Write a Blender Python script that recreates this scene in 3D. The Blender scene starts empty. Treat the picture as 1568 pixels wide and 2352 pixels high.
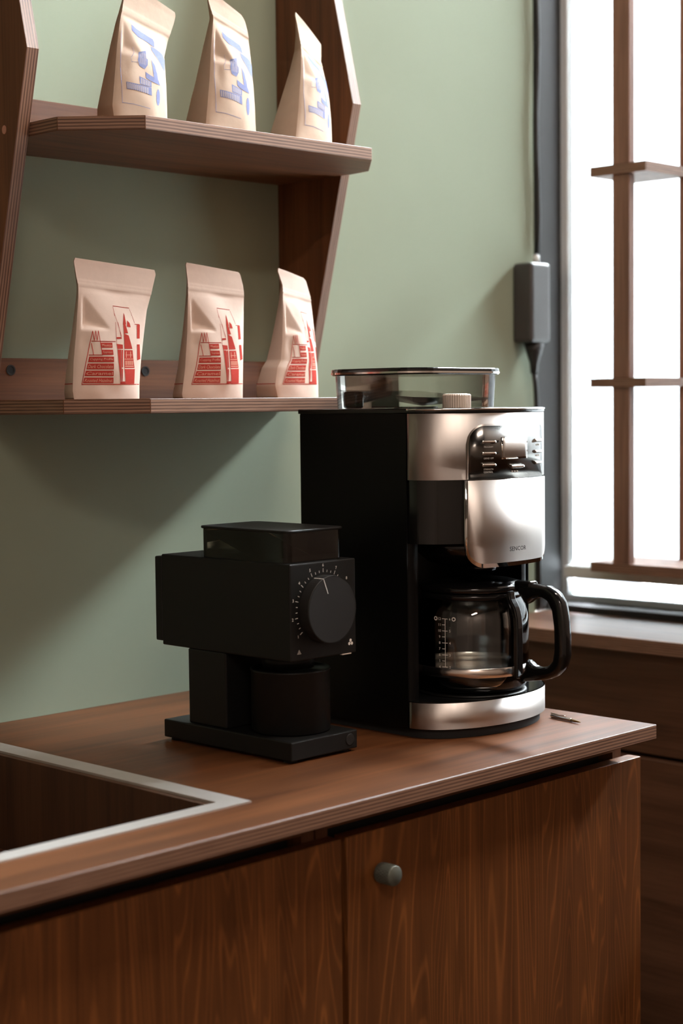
import bpy, bmesh, math, random
from mathutils import Vector, Matrix

random.seed(7)
SC = bpy.context.scene
COL = SC.collection
PI = math.pi

# ------------------------------------------------------------------ camera
CAM = (0.02249, -1.80392, 0.40343)
YAW, PITCH, ROLL, FPX = math.radians(45.64266), math.radians(3.69191), math.radians(-0.65059), 3843.37
FW = Vector((math.sin(YAW) * math.cos(PITCH), math.cos(YAW) * math.cos(PITCH), -math.sin(PITCH)))
_r0 = Vector((math.cos(YAW), -math.sin(YAW), 0)); _u0 = _r0.cross(FW)
RT = math.cos(ROLL) * _r0 + math.sin(ROLL) * _u0
UP = RT.cross(FW)
C0 = Vector(CAM)
cam = bpy.data.cameras.new('camera')
cam.sensor_fit = 'HORIZONTAL'; cam.sensor_width = 24.0
cam.lens = FPX / 1568 * 24.0
cam.clip_start = 0.05; cam.clip_end = 200
cam.dof.use_dof = True; cam.dof.focus_distance = 2.02; cam.dof.aperture_fstop = 4.0
camo = bpy.data.objects.new('camera', cam); COL.objects.link(camo)
m = Matrix((RT, UP, -FW)).transposed().to_4x4(); m.translation = C0
camo.matrix_world = m
SC.camera = camo

# ------------------------------------------------------------------ sky, lights, exposure
W = bpy.data.worlds.new('sky'); SC.world = W; W.use_nodes = True
bg = W.node_tree.nodes['Background']
bg.inputs[0].default_value = (0.94, 1.0, 1.07, 1); bg.inputs[1].default_value = 190.0
# light portal at the shop window (guides sky sampling, emits nothing itself)
pl = bpy.data.lights.new('window_portal', 'AREA'); pl.shape = 'RECTANGLE'; pl.size = 0.95; pl.size_y = 1.9
pl.cycles.is_portal = True
plo = bpy.data.objects.new('window_portal', pl); COL.objects.link(plo)
plo.location = (2.47, -0.475, 1.02); plo.rotation_euler = (0, math.radians(90), 0)
# added warm fill under the ceiling: bag fronts, and walls mirrored in the steel
for lx, ly, le in ((1.7, -1.25, 26), (-0.6, -2.8, 34)):
    cl = bpy.data.lights.new('ceiling_fill', 'AREA'); cl.shape = 'RECTANGLE'; cl.size = 0.9; cl.size_y = 0.25
    cl.energy = le; cl.color = (1.0, 0.85, 0.74)
    clo = bpy.data.objects.new('ceiling_fill', cl); COL.objects.link(clo); clo.location = (lx, ly, 1.97)
SC.view_settings.view_transform = 'Standard'; SC.view_settings.look = 'None'
SC.view_settings.gamma = 1.0; SC.view_settings.use_curve_mapping = False
SC.view_settings.exposure = 0.0
SC.cycles.use_denoising = True
SC.cycles.max_bounces = 10; SC.cycles.diffuse_bounces = 5; SC.cycles.glossy_bounces = 5
SC.cycles.transmission_bounces = 8; SC.cycles.transparent_max_bounces = 12
SC.cycles.sample_clamp_indirect = 4.0
SC.cycles.caustics_reflective = False; SC.cycles.caustics_refractive = False


def ray(u, v):
    return FW + RT * ((u - 784) / FPX) - UP * ((v - 1176) / FPX)


def on(u, v, x=None, y=None, z=None):
    d = ray(u, v)
    for k, q in enumerate((x, y, z)):
        if q is not None:
            return C0 + d * ((q - C0[k]) / d[k])


def on_plane(u, v, n, o):
    d = ray(u, v)
    return C0 + d * ((o - n.dot(C0)) / n.dot(d))


def proj(P):
    d = P - C0; zz = d.dot(FW)
    return 784 + FPX * d.dot(RT) / zz, 1176 - FPX * d.dot(UP) / zz


# ------------------------------------------------------------------ materials
def new_mat(name):
    mt = bpy.data.materials.new(name); mt.use_nodes = True
    return mt, mt.node_tree.nodes, mt.node_tree.links, mt.node_tree.nodes['Principled BSDF']


def plain(name, col, rough=0.5, metal=0.0, noise=0.0, nscale=200, bump=0.0, spec=0.5, coat=0.0):
    mt, N, L, P = new_mat(name)
    P.inputs['Base Color'].default_value = (*col, 1); P.inputs['Roughness'].default_value = rough
    P.inputs['Metallic'].default_value = metal; P.inputs['Specular IOR Level'].default_value = spec
    P.inputs['Coat Weight'].default_value = coat; P.inputs['Coat Roughness'].default_value = 0.08
    if noise or bump:
        tc = N.new('ShaderNodeTexCoord'); nz = N.new('ShaderNodeTexNoise')
        nz.inputs['Scale'].default_value = nscale; nz.inputs['Detail'].default_value = 4
        L.new(tc.outputs['Object'], nz.inputs['Vector'])
        if noise:
            mx = N.new('ShaderNodeMixRGB'); mx.blend_type = 'MULTIPLY'; mx.inputs[0].default_value = noise
            mx.inputs[1].default_value = (*col, 1); L.new(nz.outputs['Color'], mx.inputs[2])
            rmp = N.new('ShaderNodeValToRGB'); rmp.color_ramp.elements[0].position = 0.3; rmp.color_ramp.elements[1].position = 0.7
            rmp.color_ramp.elements[0].color = (0.55, 0.55, 0.55, 1)
            L.new(nz.outputs['Fac'], rmp.inputs[0]); L.new(rmp.outputs[0], mx.inputs[2])
            L.new(mx.outputs[0], P.inputs['Base Color'])
        if bump:
            b = N.new('ShaderNodeBump'); b.inputs['Strength'].default_value = bump; b.inputs['Distance'].default_value = 0.0006
            L.new(nz.outputs['Fac'], b.inputs['Height']); L.new(b.outputs[0], P.inputs['Normal'])
    return mt


def wood(name, axis, dark, light, rough=0.4, scale=1.0, cath=0.0, spec=0.4, coat=0.0):
    """stained veneer, grain along axis 0/1/2"""
    mt, N, L, P = new_mat(name)
    tc = N.new('ShaderNodeTexCoord'); mp = N.new('ShaderNodeMapping')
    s = [26 * scale] * 3; s[axis] = 1.6 * scale
    mp.inputs['Scale'].default_value = s
    L.new(tc.outputs['Object'], mp.inputs['Vector'])
    n1 = N.new('ShaderNodeTexNoise'); n1.inputs['Scale'].default_value = 1.0; n1.inputs['Detail'].default_value = 5
    n1.inputs['Distortion'].default_value = 1.2
    L.new(mp.outputs[0], n1.inputs['Vector'])
    mp2 = N.new('ShaderNodeMapping'); s2 = [330 * scale] * 3; s2[axis] = 9 * scale
    mp2.inputs['Scale'].default_value = s2; L.new(tc.outputs['Object'], mp2.inputs['Vector'])
    n2 = N.new('ShaderNodeTexNoise'); n2.inputs['Scale'].default_value = 1.0; n2.inputs['Detail'].default_value = 3
    L.new(mp2.outputs[0], n2.inputs['Vector'])
    mul = N.new('ShaderNodeMath'); mul.operation = 'MULTIPLY_ADD'; mul.inputs[1].default_value = 0.45
    L.new(n2.outputs['Fac'], mul.inputs[0]); L.new(n1.outputs['Fac'], mul.inputs[2])
    last = mul
    if cath:
        mp3 = N.new('ShaderNodeMapping'); s3 = [9.0] * 3; s3[axis] = 0.65
        mp3.inputs['Scale'].default_value = s3; L.new(tc.outputs['Object'], mp3.inputs['Vector'])
        n3 = N.new('ShaderNodeTexNoise'); n3.inputs['Scale'].default_value = 1.0; n3.inputs['Detail'].default_value = 2
        n3.inputs['Distortion'].default_value = 0.6
        L.new(mp3.outputs[0], n3.inputs['Vector'])
        rg = N.new('ShaderNodeMath'); rg.operation = 'MULTIPLY'; rg.inputs[1].default_value = 210
        L.new(n3.outputs['Fac'], rg.inputs[0])
        sn = N.new('ShaderNodeMath'); sn.operation = 'SINE'; L.new(rg.outputs[0], sn.inputs[0])
        m0 = N.new('ShaderNodeMath'); m0.operation = 'MAXIMUM'; m0.inputs[1].default_value = 0.0; L.new(sn.outputs[0], m0.inputs[0])
        m1 = N.new('ShaderNodeMath'); m1.operation = 'POWER'; m1.inputs[1].default_value = 4.0; L.new(m0.outputs[0], m1.inputs[0])
        m2 = N.new('ShaderNodeMath'); m2.operation = 'MULTIPLY'; L.new(m1.outputs[0], m2.inputs[0]); L.new(n1.outputs['Fac'], m2.inputs[1])
        sq = N.new('ShaderNodeMath'); sq.operation = 'MULTIPLY_ADD'; sq.inputs[1].default_value = 0.55; sq.inputs[2].default_value = 0.24
        L.new(mul.outputs[0], sq.inputs[0])
        pw = N.new('ShaderNodeMath'); pw.operation = 'MULTIPLY_ADD'; pw.inputs[1].default_value = cath
        L.new(m2.outputs[0], pw.inputs[0]); L.new(sq.outputs[0], pw.inputs[2]); last = pw
    rp = N.new('ShaderNodeValToRGB'); e = rp.color_ramp.elements
    e[0].position = 0.45; e[0].color = (*dark, 1); e[1].position = 0.98; e[1].color = (*light, 1)
    L.new(last.outputs[0], rp.inputs[0]); L.new(rp.outputs[0], P.inputs['Base Color'])
    P.inputs['Roughness'].default_value = rough; P.inputs['Specular IOR Level'].default_value = spec
    P.inputs['Coat Weight'].default_value = coat; P.inputs['Coat Roughness'].default_value = 0.25
    b = N.new('ShaderNodeBump'); b.inputs['Strength'].default_value = 0.12; b.inputs['Distance'].default_value = 0.0004
    L.new(n2.outputs['Fac'], b.inputs['Height']); L.new(b.outputs[0], P.inputs['Normal'])
    return mt


def ply(name, axis, period=0.0038, dark=(0.075, 0.034, 0.020), light=(0.31, 0.175, 0.115), rough=0.5):
    """edge of stained plywood, layers stacked along axis"""
    mt, N, L, P = new_mat(name)
    tc = N.new('ShaderNodeTexCoord'); sp = N.new('ShaderNodeSeparateXYZ'); L.new(tc.outputs['Object'], sp.inputs[0])
    nz = N.new('ShaderNodeTexNoise'); nz.inputs['Scale'].default_value = 60; nz.inputs['Detail'].default_value = 3
    L.new(tc.outputs['Object'], nz.inputs['Vector'])
    k = N.new('ShaderNodeMath'); k.operation = 'MULTIPLY'; k.inputs[1].default_value = 2 * PI / period
    L.new(sp.outputs[axis], k.inputs[0])
    ad = N.new('ShaderNodeMath'); ad.operation = 'MULTIPLY_ADD'; ad.inputs[1].default_value = 0.9
    L.new(nz.outputs['Fac'], ad.inputs[0]); L.new(k.outputs[0], ad.inputs[2])
    sn = N.new('ShaderNodeMath'); sn.operation = 'SINE'; L.new(ad.outputs[0], sn.inputs[0])
    mr = N.new('ShaderNodeMapRange'); mr.inputs['From Min'].default_value = -1; L.new(sn.outputs[0], mr.inputs['Value'])
    mp = N.new('ShaderNodeMapping'); s = [22] * 3; s[axis] = 700; mp.inputs['Scale'].default_value = s
    L.new(tc.outputs['Object'], mp.inputs['Vector'])
    n2 = N.new('ShaderNodeTexNoise'); n2.inputs['Scale'].default_value = 1; n2.inputs['Detail'].default_value = 3
    L.new(mp.outputs[0], n2.inputs['Vector'])
    av = N.new('ShaderNodeMath'); av.operation = 'MULTIPLY_ADD'; av.inputs[1].default_value = 0.62
    sb = N.new('ShaderNodeMath'); sb.operation = 'MULTIPLY_ADD'; sb.inputs[1].default_value = 0.7; sb.inputs[2].default_value = -0.15
    L.new(n2.outputs['Fac'], sb.inputs[0])
    L.new(mr.outputs[0], av.inputs[0]); L.new(sb.outputs[0], av.inputs[2])
    rp = N.new('ShaderNodeValToRGB'); e = rp.color_ramp.elements
    e[0].position = 0.12; e[0].color = (*dark, 1); e[1].position = 0.85; e[1].color = (*light, 1)
    L.new(av.outputs[0], rp.inputs[0]); L.new(rp.outputs[0], P.inputs['Base Color'])
    P.inputs['Roughness'].default_value = rough; P.inputs['Specular IOR Level'].default_value = 0.35
    return mt


def steel(name, col=(0.60, 0.55, 0.515), rough=0.50):
    """brushed sheet: reflections spread up and down"""
    mt, N, L, P = new_mat(name)
    tc = N.new('ShaderNodeTexCoord'); mp = N.new('ShaderNodeMapping'); mp.inputs['Scale'].default_value = (160, 160, 5)
    L.new(tc.outputs['Object'], mp.inputs['Vector'])
    nz = N.new('ShaderNodeTexNoise'); nz.inputs['Scale'].default_value = 1; nz.inputs['Detail'].default_value = 2
    L.new(mp.outputs[0], nz.inputs['Vector'])
    mr = N.new('ShaderNodeMapRange'); mr.inputs['To Min'].default_value = rough - 0.04; mr.inputs['To Max'].default_value = rough + 0.05
    L.new(nz.outputs['Fac'], mr.inputs['Value']); L.new(mr.outputs[0], P.inputs['Roughness'])
    tg = N.new('ShaderNodeCombineXYZ'); tg.inputs[2].default_value = 1.0
    L.new(tg.outputs[0], P.inputs['Tangent'])
    P.inputs['Anisotropic'].default_value = 0.9; P.inputs['Anisotropic Rotation'].default_value = 0.0
    P.inputs['Base Color'].default_value = (*col, 1); P.inputs['Metallic'].default_value = 1.0
    return mt


def thin_glass(name, tint=(1, 1, 1), ior=1.45, gloss=0.02, boost=0.0):
    """sheet of clear plastic or glass: see-through with Fresnel reflection"""
    mt, N, L, P = new_mat(name); N.remove(P)
    out = N['Material Output']
    tr = N.new('ShaderNodeBsdfTransparent'); tr.inputs[0].default_value = (*tint, 1)
    gl = N.new('ShaderNodeBsdfGlossy'); gl.inputs['Roughness'].default_value = gloss
    fr = N.new('ShaderNodeFresnel'); fr.inputs['IOR'].default_value = ior
    ad = N.new('ShaderNodeMath'); ad.operation = 'ADD'; ad.inputs[1].default_value = boost; ad.use_clamp = True
    mx = N.new('ShaderNodeMixShader')
    L.new(fr.outputs[0], ad.inputs[0]); L.new(ad.outputs[0], mx.inputs[0]); L.new(tr.outputs[0], mx.inputs[1]); L.new(gl.outputs[0], mx.inputs[2])
    L.new(mx.outputs[0], out.inputs['Surface'])
    return mt


def real_glass(name, col=(0.97, 0.99, 0.98)):
    mt, N, L, P = new_mat(name)
    P.inputs['Base Color'].default_value = (*col, 1); P.inputs['Roughness'].default_value = 0.0
    P.inputs['Transmission Weight'].default_value = 1.0; P.inputs['IOR'].default_value = 1.46
    return mt


M = {}
M['green'] = plain('green_wall_paint', (0.325, 0.372, 0.278), 0.8, noise=0.10, nscale=5, bump=0.25, spec=0.2)
M['plaster'] = plain('warm_plaster', (0.66, 0.57, 0.51), 0.9, bump=0.2)
M['ceil'] = plain('ceiling_paint', (0.16, 0.14, 0.125), 0.9)
M['floor'] = wood('floor_boards', 0, (0.05, 0.028, 0.018), (0.13, 0.075, 0.045), 0.5)
DK, LT = (0.060, 0.019, 0.0065), (0.205, 0.078, 0.029)
M['top'] = wood('counter_veneer', 0, (0.045, 0.0145, 0.0045), (0.150, 0.053, 0.0175), 0.42, 1.0, spec=0.25, coat=0.0)
M['door'] = wood('door_veneer', 2, (0.066, 0.021, 0.0052), (0.235, 0.083, 0.021), 0.45, 1.0, cath=0.55)
M['shelf_x'] = wood('shelf_veneer', 0, DK, LT, 0.5)
M['panel_z'] = wood('panel_veneer', 2, DK, LT, 0.5)
M['rack'] = wood('hazed_rack_veneer', 2, (0.13, 0.062, 0.040), (0.34, 0.18, 0.12), 0.5)  # wood lightened: haze from the window put into its colour
M['dark_y'] = wood('bench_veneer', 1, (0.06, 0.025, 0.012), (0.16, 0.075, 0.040), 0.45)
M['bench_top'] = wood('bench_top_veneer', 1, (0.12, 0.055, 0.033), (0.30, 0.15, 0.09), 0.33, coat=0.2)
M['dark_in'] = plain('dark_carcass', (0.03, 0.018, 0.011), 0.7, noise=0.4, nscale=30)
M['bin_in'] = wood('bin_liner', 2, (0.035, 0.016, 0.008), (0.09, 0.042, 0.020), 0.55)
M['ply_z'] = ply('ply_edge_flat', 2)
M['ply_x'] = ply('ply_edge_upright', 0)
M['ply_y'] = ply('ply_edge_facing', 1)
M['kraft'] = plain('kraft_paper', (0.65, 0.51, 0.435), 0.75, noise=0.10, nscale=90, bump=0.35, spec=0.08)
M['kraft_b'] = plain('kraft_paper_brown', (0.50, 0.385, 0.30), 0.75, noise=0.10, nscale=90, bump=0.35, spec=0.08)
M['red'] = plain('red_ink', (0.38, 0.045, 0.034), 0.8, noise=0.2, nscale=400, spec=0.04)
M['pale_ink'] = plain('pale_print', (0.60, 0.30, 0.22), 0.8, spec=0.04)
M['blue'] = plain('blue_ink', (0.20, 0.225, 0.375), 0.8, noise=0.25, nscale=400, spec=0.04)
M['blue_pale'] = plain('pale_blue_print', (0.46, 0.40, 0.37), 0.8, spec=0.04)
M['matte'] = plain('matte_black', (0.0075, 0.0075, 0.007), 0.46, noise=0.2, nscale=900, bump=0.12, spec=0.26)
M['matte2'] = plain('matte_black_dial', (0.017, 0.016, 0.015), 0.55, noise=0.2, nscale=900, spec=0.3)
M['gloss'] = plain('gloss_black', (0.006, 0.006, 0.006), 0.13, spec=0.5)
M['side'] = plain('satin_black_side', (0.003, 0.003, 0.003), 0.34, spec=0.16)
M['rubber'] = plain('rubber_black', (0.012, 0.012, 0.012), 0.8)
M['steel'] = steel('brushed_steel')
M['band'] = plain('polished_band', (0.75, 0.70, 0.66), 0.22, metal=1.0)
M['rim_steel'] = plain('pale_metal_rim', (0.60, 0.56, 0.52), 0.42, metal=0.6, noise=0.15, nscale=60)
M['chrome'] = plain('chrome', (0.72, 0.70, 0.67), 0.09, metal=1.0)
M['dkchrome'] = plain('dark_mirror_panel', (0.13, 0.125, 0.118), 0.20, metal=1.0)
M['lcd'] = plain('grey_display', (0.42, 0.38, 0.35), 0.3, coat=0.5)
M['white'] = plain('white_print', (0.80, 0.77, 0.72), 0.6)
M['grey'] = plain('grey_print', (0.02, 0.019, 0.018), 0.8, spec=0.03)
M['cream'] = plain('cream_plastic', (0.66, 0.56, 0.48), 0.45)
M['smoke'] = thin_glass('smoked_plastic', (0.58, 0.55, 0.48), 1.45, 0.03)
M['clear'] = thin_glass('clear_plastic', (0.93, 0.93, 0.91), 1.47, 0.03, 0.02)
M['amber'] = thin_glass('clear_plastic_ramp', (0.80, 0.76, 0.72), 1.6, 0.12, 0.10)
M['pane'] = thin_glass('window_glass', (0.97, 0.99, 0.98), 1.45, 0.0)
M['glass'] = thin_glass('carafe_glass', (0.94, 0.955, 0.95), 1.50, 0.0, 0.015)
M['frame'] = plain('dark_window_frame', (0.030, 0.028, 0.027), 0.5, spec=0.3, noise=0.2, nscale=20)
M['sash'] = plain('pale_sash', (0.74, 0.79, 0.79), 0.4)
M['adapter'] = plain('dark_grey_plastic', (0.055, 0.050, 0.050), 0.42)
M['cable'] = plain('black_cable', (0.018, 0.018, 0.018), 0.5)
M['knob'] = plain('dark_green_metal', (0.13, 0.14, 0.115), 0.40, metal=0.35)
M['pave'] = plain('grey_paving', (0.18, 0.18, 0.175), 0.9, noise=0.2, nscale=3)
M['facade'] = plain('dark_brick', (0.019, 0.019, 0.019), 0.9, noise=0.1, nscale=2)
M['brass'] = plain('brass_tip', (0.30, 0.20, 0.09), 0.35, metal=0.8)


# ------------------------------------------------------------------ geometry helpers
class MB:
    """collects faces for one mesh (world coordinates)"""
    def __init__(s):
        s.v = []; s.f = []; s.mi = []; s.sm = []

    def add(s, vs, fs, mi=0, smooth=False):
        b = len(s.v); s.v += [tuple(p) for p in vs]
        for f in fs:
            s.f.append(tuple(i + b for i in f)); s.mi.append(mi); s.sm.append(smooth)

    def box(s, x0, x1, y0, y1, z0, z1, mi=0):
        vs = [(x, y, z) for z in (z0, z1) for y in (y0, y1) for x in (x0, x1)]
        s.add(vs, [(0, 2, 3, 1), (4, 5, 7, 6), (0, 1, 5, 4), (2, 6, 7, 3), (0, 4, 6, 2), (1, 3, 7, 5)], mi)

    def prism(s, poly, z0, z1, mi=0, mside=None, smooth=False, caps=True):
        n = len(poly); mside = mi if mside is None else mside
        vs = [(x, y, z0) for x, y in poly] + [(x, y, z1) for x, y in poly]
        if caps:
            s.add(vs, [tuple(range(n - 1, -1, -1)), tuple(range(n, 2 * n))], mi)
        s.add(vs, [(i, (i + 1) % n, n + (i + 1) % n, n + i) for i in range(n)], mside, smooth)

    def lathe(s, prof, cx, cy, n=48, mi=0, smooth=True):
        vs = []
        for r, z in prof:
            for k in range(n):
                a = 2 * PI * k / n; vs.append((cx + r * math.cos(a), cy + r * math.sin(a), z))
        fs = []
        for i in range(len(prof) - 1):
            for k in range(n):
                k2 = (k + 1) % n
                fs.append((i * n + k, i * n + k2, (i + 1) * n + k2, (i + 1) * n + k))
        s.add(vs, fs, mi, smooth)
        for i, rev in ((0, True), (len(prof) - 1, False)):
            if prof[i][0] > 1e-6:
                ring = [i * n + k for k in range(n)]
                b = len(s.v) - len(vs)
                s.f.append(tuple(b + q for q in (ring[::-1] if rev else ring))); s.mi.append(mi); s.sm.append(False)

    def tube(s, pts, r, n=10, mi=0):
        pts = [Vector(p) for p in pts]; rings = []
        for i, p in enumerate(pts):
            t = (pts[min(i + 1, len(pts) - 1)] - pts[max(i - 1, 0)]).normalized()
            a = Vector((0, 0, 1)) if abs(t.z) < 0.9 else Vector((1, 0, 0))
            x = t.cross(a).normalized(); y = t.cross(x)
            rr = r[i] if isinstance(r, (list, tuple)) else r
            rings.append([p + x * rr * math.cos(2 * PI * k / n) + y * rr * math.sin(2 * PI * k / n) for k in range(n)])
        vs = [q for rg in rings for q in rg]; fs = []
        for i in range(len(pts) - 1):
            for k in range(n):
                fs.append((i * n + k, i * n + (k + 1) % n, (i + 1) * n + (k + 1) % n, (i + 1) * n + k))
        s.add(vs, fs, mi, True)
        s.add(rings[0], [tuple(range(n - 1, -1, -1))], mi); s.add(rings[-1], [tuple(range(n))], mi)

    def build(s, name, mats, parent=None, bevel=0.0, seg=2, weld=True, origin=None):
        me = bpy.data.meshes.new(name)
        o = None
        off = Vector(origin) if origin is not None else (parent['_o'] if False else Vector((0, 0, 0)))
        if parent is not None:
            off = ROOT[parent.name]
        me.from_pydata([Vector(p) - off for p in s.v], [], s.f)
        mats = mats if isinstance(mats, (list, tuple)) else [mats]
        for q in mats:
            me.materials.append(M[q] if isinstance(q, str) else q)
        me.polygons.foreach_set('material_index', s.mi); me.polygons.foreach_set('use_smooth', s.sm)
        bm = bmesh.new(); bm.from_mesh(me)
        if weld:
            bmesh.ops.remove_doubles(bm, verts=bm.verts, dist=1e-6)
        bmesh.ops.recalc_face_normals(bm, faces=bm.faces)
        if bevel:
            ed = [e for e in bm.edges if len(e.link_faces) == 2 and e.calc_face_angle(0) > 0.6]
            bmesh.ops.bevel(bm, geom=ed, offset=bevel, segments=seg, affect='EDGES', profile=0.5, clamp_overlap=True)
        bm.to_mesh(me); bm.free(); me.update()
        o = bpy.data.objects.new(name, me); COL.objects.link(o)
        ROOT[o.name] = off.copy()
        if parent is not None:
            o.parent = parent
        else:
            o.location = off
        return o


ROOT = {}


def thing(name, loc, label, cat, group=None):
    o = bpy.data.objects.new(name, None); COL.objects.link(o); o.location = loc; o.empty_display_size = 0.05
    ROOT[o.name] = Vector(loc)
    o['label'] = label; o['category'] = cat
    if group: o['group'] = group
    return o


def struct(o, label=None):
    o['kind'] = 'structure'
    if label: o['label'] = label
    return o


def boxo(name, b, mat, parent=None, bevel=0.0, seg=2, origin=None):
    q = MB(); q.box(*b); return q.build(name, mat, parent, bevel, seg, origin=origin)


def rrect(cx, cy, hx, hy, r, n=6):
    out = []
    for sx, sy, a0 in ((1, 1, 0), (-1, 1, 90), (-1, -1, 180), (1, -1, 270)):
        for k in range(n + 1):
            a = math.radians(a0 + 90 * k / n)
            out.append((cx + sx * (hx - r) + r * math.cos(a), cy + sy * (hy - r) + r * math.sin(a)))
    return out


def text_mesh(body, cond=1.0):
    """flat triangles of a string, height about 0.7, starting at x=0"""
    cu = bpy.data.curves.new('lettering', 'FONT'); cu.body = body; cu.size = 1.0; cu.resolution_u = 2
    ob = bpy.data.objects.new('lettering', cu); COL.objects.link(ob)
    dg = bpy.context.evaluated_depsgraph_get(); dg.update()
    me = ob.evaluated_get(dg).to_mesh()
    vs = [(p.co.x * cond, p.co.y) for p in me.vertices]; fs = [tuple(p.vertices) for p in me.polygons]
    ob.evaluated_get(dg).to_mesh_clear()
    bpy.data.objects.remove(ob); bpy.data.curves.remove(cu)
    return vs, fs


_tc = {}


def text_fit(body):
    """lettering normalised to the unit square"""
    if body not in _tc:
        vs, fs = text_mesh(body)
        x0 = min(v[0] for v in vs); x1 = max(v[0] for v in vs); y0 = min(v[1] for v in vs); y1 = max(v[1] for v in vs)
        _tc[body] = ([((x - x0) / (x1 - x0), (y - y0) / (y1 - y0)) for x, y in vs], fs, (x1 - x0) / (y1 - y0))
    return _tc[body]


# ------------------------------------------------------------------ the room
FZ, CZ = -0.90, 2.02
XW = 2.43
WY = -0.95                                                             # far end of the window
o = boxo('wall_back', (-1.6, 2.352, 0.0, 0.12, FZ, CZ), 'green'); struct(o, 'green painted wall behind the counter')
o = boxo('wall_left', (-1.72, -1.6, -3.4, 0.12, FZ, CZ), 'plaster'); struct(o)
o = boxo('wall_front', (-1.72, 2.55, -3.52, -3.4, FZ, CZ), 'plaster'); struct(o)
o = boxo('floor', (-1.72, 2.55, -3.52, 0.12, FZ - 0.1, FZ), 'floor'); struct(o)
o = boxo('ceiling', (-1.72, 2.55, -3.52, 0.12, CZ, CZ + 0.1), 'ceil'); struct(o)
q = MB()
q.box(XW, XW + 0.12, -3.4, 0.12, FZ, 0.03)
q.box(XW, XW + 0.12, -3.4, WY, 0.03, CZ)
q.box(XW, XW + 0.12, WY, 0.12, 1.97, CZ)
o = q.build('wall_right', 'plaster', weld=False); struct(o, 'wall with the tall shop window')

# window: dark jamb, pale sash, glass
w = MB(); w.box(2.353, 2.428, -0.002, 0.06, 0.036, 1.97)
win = w.build('window_1', 'frame', bevel=0.002); struct(win, 'tall shop window in a dark steel frame')
ROOT[win.name] = Vector((0, 0, 0))
boxo('jamb', (2.430, 2.53, WY, WY + 0.05, 0.03, 1.97), 'frame', win)
boxo('sill_rail', (2.385, 2.53, WY + 0.05, 0.06, 0.030, 0.0475), 'frame', win, 0.002)
boxo('sash_rail', (2.434, 2.462, WY + 0.05, 0.06, 0.0475, 0.0600), 'sash', win, 0.002)
boxo('sash_stile', (2.430, 2.452, -0.013, 0.06, 0.0600, 1.95), 'sash', win, 0.003)
boxo('sash_stile', (2.434, 2.462, WY + 0.05, WY + 0.08, 0.0600, 1.95), 'sash', win, 0.003)
boxo('glazing_bar', (2.362, 2.462, WY + 0.08, -0.055, 0.0985, 0.1192), 'sash', win, 0.002)
boxo('pane', (2.444, 2.448, WY + 0.08, -0.013, 0.1192, 1.95), 'pane', win)
boxo('pane', (2.444, 2.448, WY + 0.08, -0.013, 0.060, 0.0985), 'pane', win)

o = boxo('pavement', (2.56, 14, -12, 12, FZ - 0.12, FZ - 0.02), 'pave'); struct(o, 'grey paving of the street outside')

o = boxo('wall_street', (9.0, 9.3, -14, 16, FZ - 0.12, 5.2), 'facade'); struct(o, 'dark house front across the street')

# ------------------------------------------------------------------ worktop with its cut-out
CF, CX = -0.638, 1.773
HX0, HX1, HY0, HY1 = 0.62, 1.1309, -0.5396, -0.075
xs = [0.30, HX0, HX1, CX]; ys = [CF, HY0, HY1, -0.001]; zs = [-0.018, 0.0]
q = MB()
for i in range(3):
    for j in range(3):
        if i == 1 and j == 1: continue
        for z in zs:
            q.add([(xs[i], ys[j], z), (xs[i + 1], ys[j], z), (xs[i + 1], ys[j + 1], z), (xs[i], ys[j + 1], z)], [(0, 1, 2, 3)], 0)
def wallq(a, b, mi): q.add([(*a, zs[0]), (*b, zs[0]), (*b, zs[1]), (*a, zs[1])], [(0, 1, 2, 3)], mi)
for i in range(3):
    wallq((xs[i], ys[0]), (xs[i + 1], ys[0]), 1); wallq((xs[i], ys[3]), (xs[i + 1], ys[3]), 1)
for j in range(3):
    wallq((xs[0], ys[j]), (xs[0], ys[j + 1]), 1); wallq((xs[3], ys[j]), (xs[3], ys[j + 1]), 1)
wallq((HX0, HY0), (HX1, HY0), 1); wallq((HX0, HY1), (HX1, HY1), 1); wallq((HX0, HY0), (HX0, HY1), 1); wallq((HX1, HY0), (HX1, HY1), 1)
ct = q.build('countertop', ['top', 'ply_z'], origin=(CX - 0.5, CF / 2, -0.018), bevel=0.0008, seg=1)
ct['label'] = 'brown plywood worktop along the green wall'; ct['category'] = 'countertop'

# inset bin: pale metal rim and brown liner
b = thing('inset_bin', (0.88, -0.32, -0.115), 'rectangular opening in the worktop with pale metal rim and dark inside', 'bin')
RX1, RY0 = 1.1576, -0.5612
RX0, RY1 = HX0 - 0.025, HY1 + 0.025
q = MB()
outer = [(RX0, RY0), (RX1, RY0), (RX1, RY1), (RX0, RY1)]
inner = [(HX0 + .001, HY0 + .001), (HX1 - .001, HY0 + .001), (HX1 - .001, HY1 - .001), (HX0 + .001, HY1 - .001)]
for zt, oo, ii in ((0.0016, outer, inner),):
    for k in range(4):
        k2 = (k + 1) % 4
        q.add([(*outer[k], zt), (*outer[k2], zt), (*inner[k2], zt), (*inner[k], zt)], [(0, 1, 2, 3)])
        q.add([(*outer[k], 0.0), (*outer[k2], 0.0), (*outer[k2], zt), (*outer[k], zt)], [(0, 1, 2, 3)])
        q.add([(*inner[k], -0.004), (*inner[k2], -0.004), (*inner[k2], zt), (*inner[k], zt)], [(0, 1, 2, 3)])
q.build('rim', 'rim_steel', b)
t = 0.008
boxo('side_wall', (HX1 - t - .001, HX1 - .001, HY0 + .001, HY1 - .001, -0.112, -0.001), 'bin_in', b)
boxo('side_wall', (HX0 + .001, HX0 + t + .001, HY0 + .001, HY1 - .001, -0.112, -0.001), 'bin_in', b)
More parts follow.
